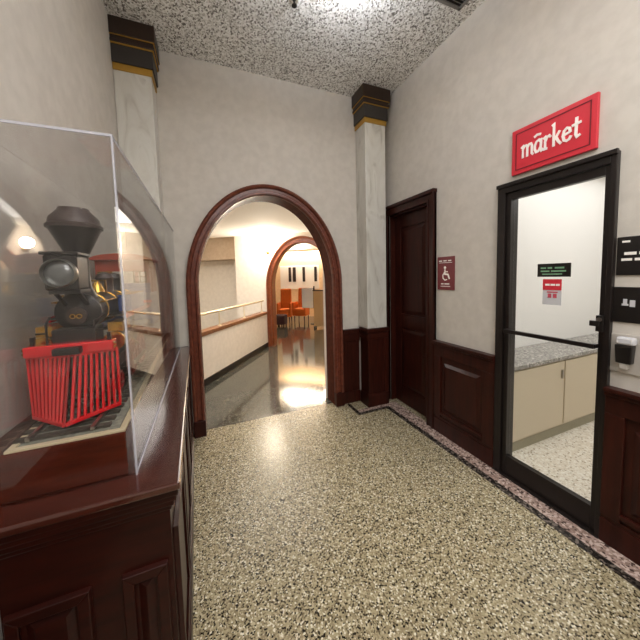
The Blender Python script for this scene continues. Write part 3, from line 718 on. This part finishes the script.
# running boards, handrails
for sx in (-1, 1):
    rb = MB().box(min(LX + sx * .045, LX + sx * .118), max(LX + sx * .045, LX + sx * .118), 1.30, 1.80, 1.412, 1.420).build('running_board', 'iron', lo)
    MB().box(LX + sx * .118 - .003, LX + sx * .118 + .003, 1.30, 1.80, 1.404, 1.424).build('edge_strip', 'red', rb)
    bx_ = MB().box(min(LX + sx * .068, LX + sx * .114), max(LX + sx * .068, LX + sx * .114), 1.40, 1.66, 1.4205, 1.492).build('tool_box', 'blue', lo, bev=.003)
    MB().box(min(LX + sx * .066, LX + sx * .116), max(LX + sx * .066, LX + sx * .116), 1.398, 1.662, 1.492, 1.498).build('lid', 'brass', bx_)
    h = MB(); h.rod((LX + sx * .074, 1.22, BZ + .035), (LX + sx * .074, 1.80, BZ + .035), .0025)
    for yy in (1.24, 1.42, 1.60, 1.78): h.rod((LX + sx * .055, yy, BZ + .03), (LX + sx * .076, yy, BZ + .035), .003)
    h.build('handrail', 'brass', lo)
    MB().rod((LX + sx * .100, 1.20, 1.335), (LX + sx * .100, 1.34, 1.335), .030, None, 24).build('steam_cylinder', 'iron', lo, smooth=True)
    cv = MB(); cv.rev([(.033, 0), (.033, .008), (.026, .010)], (LX + sx * .100, 1.192, 1.335), (0, 1, 0)); cv.rod((LX + sx * .1, 1.34, 1.335), (LX + sx * .1, 1.55, 1.25), .005)
    cv.box(LX + sx * .1 - .022, LX + sx * .1 + .022, 1.215, 1.325, 1.366, 1.40)
    cv.build('cylinder_cover', 'brass', lo, smooth=False)
    h = MB(); h.bar((LX + sx * .062, 1.14, zt + .034), (LX + sx * .062, 1.14, zt + .10), .005); h.bar((LX + sx * .062, 1.14, zt + .10), (LX + sx * .075, 1.20, zt + .115), .005)
    h.bar((LX + sx * .100, 1.145, zt + .034), (LX + sx * .100, 1.145, zt + .06), .010); h.bar((LX + sx * .062, 1.14, zt + .07), (LX + sx * .09, 1.142, zt + .07), .005)
    h.build('flag_holder', 'iron', lo)
# frame and wheels
MB().box(LX - .055, LX + .055, 1.165, 2.02, ZRL + .075, ZRL + .125).build('frame', 'iron', lo, bev=.003)
def wheel(yy, sx, r, m_):
    x = LX + sx * .075; c_ = Vector((x, yy, ZRL + r)); wb = MB(); wb.torus(c_, (1, 0, 0), r - .006, .006, 30, 8)
    n_ = 12 if r > .05 else 8
    for k in range(n_):
        a = 2 * PI * k / n_; wb.bar(c_, c_ + Vector((0, math.cos(a), math.sin(a))) * (r - .007), .005)
    wb.rod(c_ - Vector((.009, 0, 0)), c_ + Vector((.009, 0, 0)), r * .2, None, 14)
    wb.build('wheel', m_, lo, smooth=False)
for sx in (-1, 1):
    for yy in (1.225, 1.325): wheel(yy, sx, .040, 'darkred')
    for yy in (1.52, 1.72): wheel(yy, sx, .082, 'darkred')
    MB().bar((LX + sx * .09, 1.50, ZRL + .06), (LX + sx * .09, 1.74, ZRL + .06), .008, .016).build('side_rod', 'steel', lo)
# cab
cw = .122
MB().box(LX - cw, LX + cw, 1.80, 1.815, 1.33, 1.535).build('cab_front', 'blue', lo, bev=.002)
c_ = MB(); c_.box(LX - cw, LX + cw, 1.80, 1.815, 1.60, 1.66)
for xx in (-cw + .008, -.062, .062, cw - .008): c_.box(LX + xx - .008, LX + xx + .008, 1.80, 1.815, 1.535, 1.60)
c_.build('cab_window_frame', 'orange_red', lo, bev=.002)
for xa, xb in ((-cw + .014, -.05), (.05, cw - .014)):
    c_ = MB()
    for zz in (1.54, 1.57, 1.598): c_.bar((LX + xa, 1.797, zz), (LX + xb, 1.797, zz), .006)
    for xx in (xa, (xa + xb) / 2, xb): c_.bar((LX + xx, 1.797, 1.54), (LX + xx, 1.797, 1.60), .006)
    c_.build('window_lattice', 'brass', lo)
for sx in (-1, 1):
    MB().box(LX + sx * (cw - .006) - .006, LX + sx * (cw - .006) + .006, 1.816, 2.03, 1.30, 1.48).build('cab_side', 'blue', lo, bev=.002)
    s_ = MB(); 
    for yy in (1.83, 1.92, 2.02): s_.box(LX + sx * (cw - .006) - .006, LX + sx * (cw - .006) + .006, yy - .012, yy + .012, 1.48, 1.66)
    s_.box(LX + sx * (cw - .006) - .006, LX + sx * (cw - .006) + .006, 1.816, 2.03, 1.63, 1.66)
    s_.build('cab_pillars', 'orange_red', lo)
rf = MB(); NN = 10
pts = [(LX + (cw + .02) * math.cos(PI * k / NN), 1.66 + .035 * math.sin(PI * k / NN)) for k in range(NN + 1)]
rf.prism(pts, lambda a, b, d: (a, d, b), 1.77, 2.06); rf.build('cab_roof', 'orange_red', lo, smooth=True)
MB().box(LX - cw, LX + cw, 1.80, 2.05, 1.29, 1.305).build('cab_floor', 'iron', lo)
MB().box(LX - cw - .004, LX + cw + .004, 1.792, 1.80, 1.425, 1.440).build('cab_stripe', 'red', lo)

# ------------------------------------------------------------------ clear acrylic cover
AX0, AX1, AY0, AY1, AZ0, AZ1 = -.541, -.234, .981, 2.70, CT, 1.962
ac = thing('acrylic_cover', 'tall clear acrylic display cover over the model locomotive', 'display cover', (-.42, 1.84, CT))
th = .005
SD = .008 * (AY1 - AY0)                        # the side panes splay slightly towards the back
MB().box(AX0, AX1, AY0, AY0 + th, AZ0, AZ1).build('front_pane', 'acrylic', ac)
def pane(xa, xb, dx, za=AZ0):
    ya, yb, za, zb = AY0 + th + .0005, AY1 - th, za, AZ1 - th - .0005
    return MB().hexa([(xa, ya, za), (xb, ya, za), (xb - dx, yb, za), (xa - dx, yb, za)], [(xa, ya, zb), (xb, ya, zb), (xb - dx, yb, zb), (xa - dx, yb, zb)])
pane(AX1 - th, AX1, SD).build('side_pane', 'acrylic', ac)
pane(AX0, AX0 + th, .035 * (AY1 - AY0), PZ + .012).build('side_pane', 'acrylic', ac)
q0, q1 = AX0 - .035 * (AY1 - AY0), AX1 - SD
MB().box(q0, q1, AY1 - th, AY1, AZ0, AZ1 - th - .0005).build('back_pane', 'acrylic', ac)
q = [(AX0, AY0 + th + .0005), (AX1, AY0 + th + .0005), (q1, AY1), (q0, AY1)]
MB().hexa([(a, b, AZ1 - th) for a, b in q], [(a, b, AZ1) for a, b in q]).build('top_pane', 'acrylic', ac)
e = MB(); e.box(AX1 + .0005, AX1 + .005, AY0 - .004, AY0 + .004, AZ0, AZ1 + .002)
e.box(AX0, AX1 + .004, AY0 - .0045, AY0 - .0005, AZ1 - .004, AZ1 + .003)
for za, zb in ((AZ1 - .004, AZ1 + .003), (AZ0 + .0005, AZ0 + .006)):
    q = [(AX1 + .0005, AY0 + .004), (AX1 + .004, AY0 + .004), (q1 + .004, AY1), (q1 + .0005, AY1)]
    e.hexa([(a, b, za) for a, b in q], [(a, b, zb) for a, b in q])
e.build('edge', 'acrylic_edge', ac)
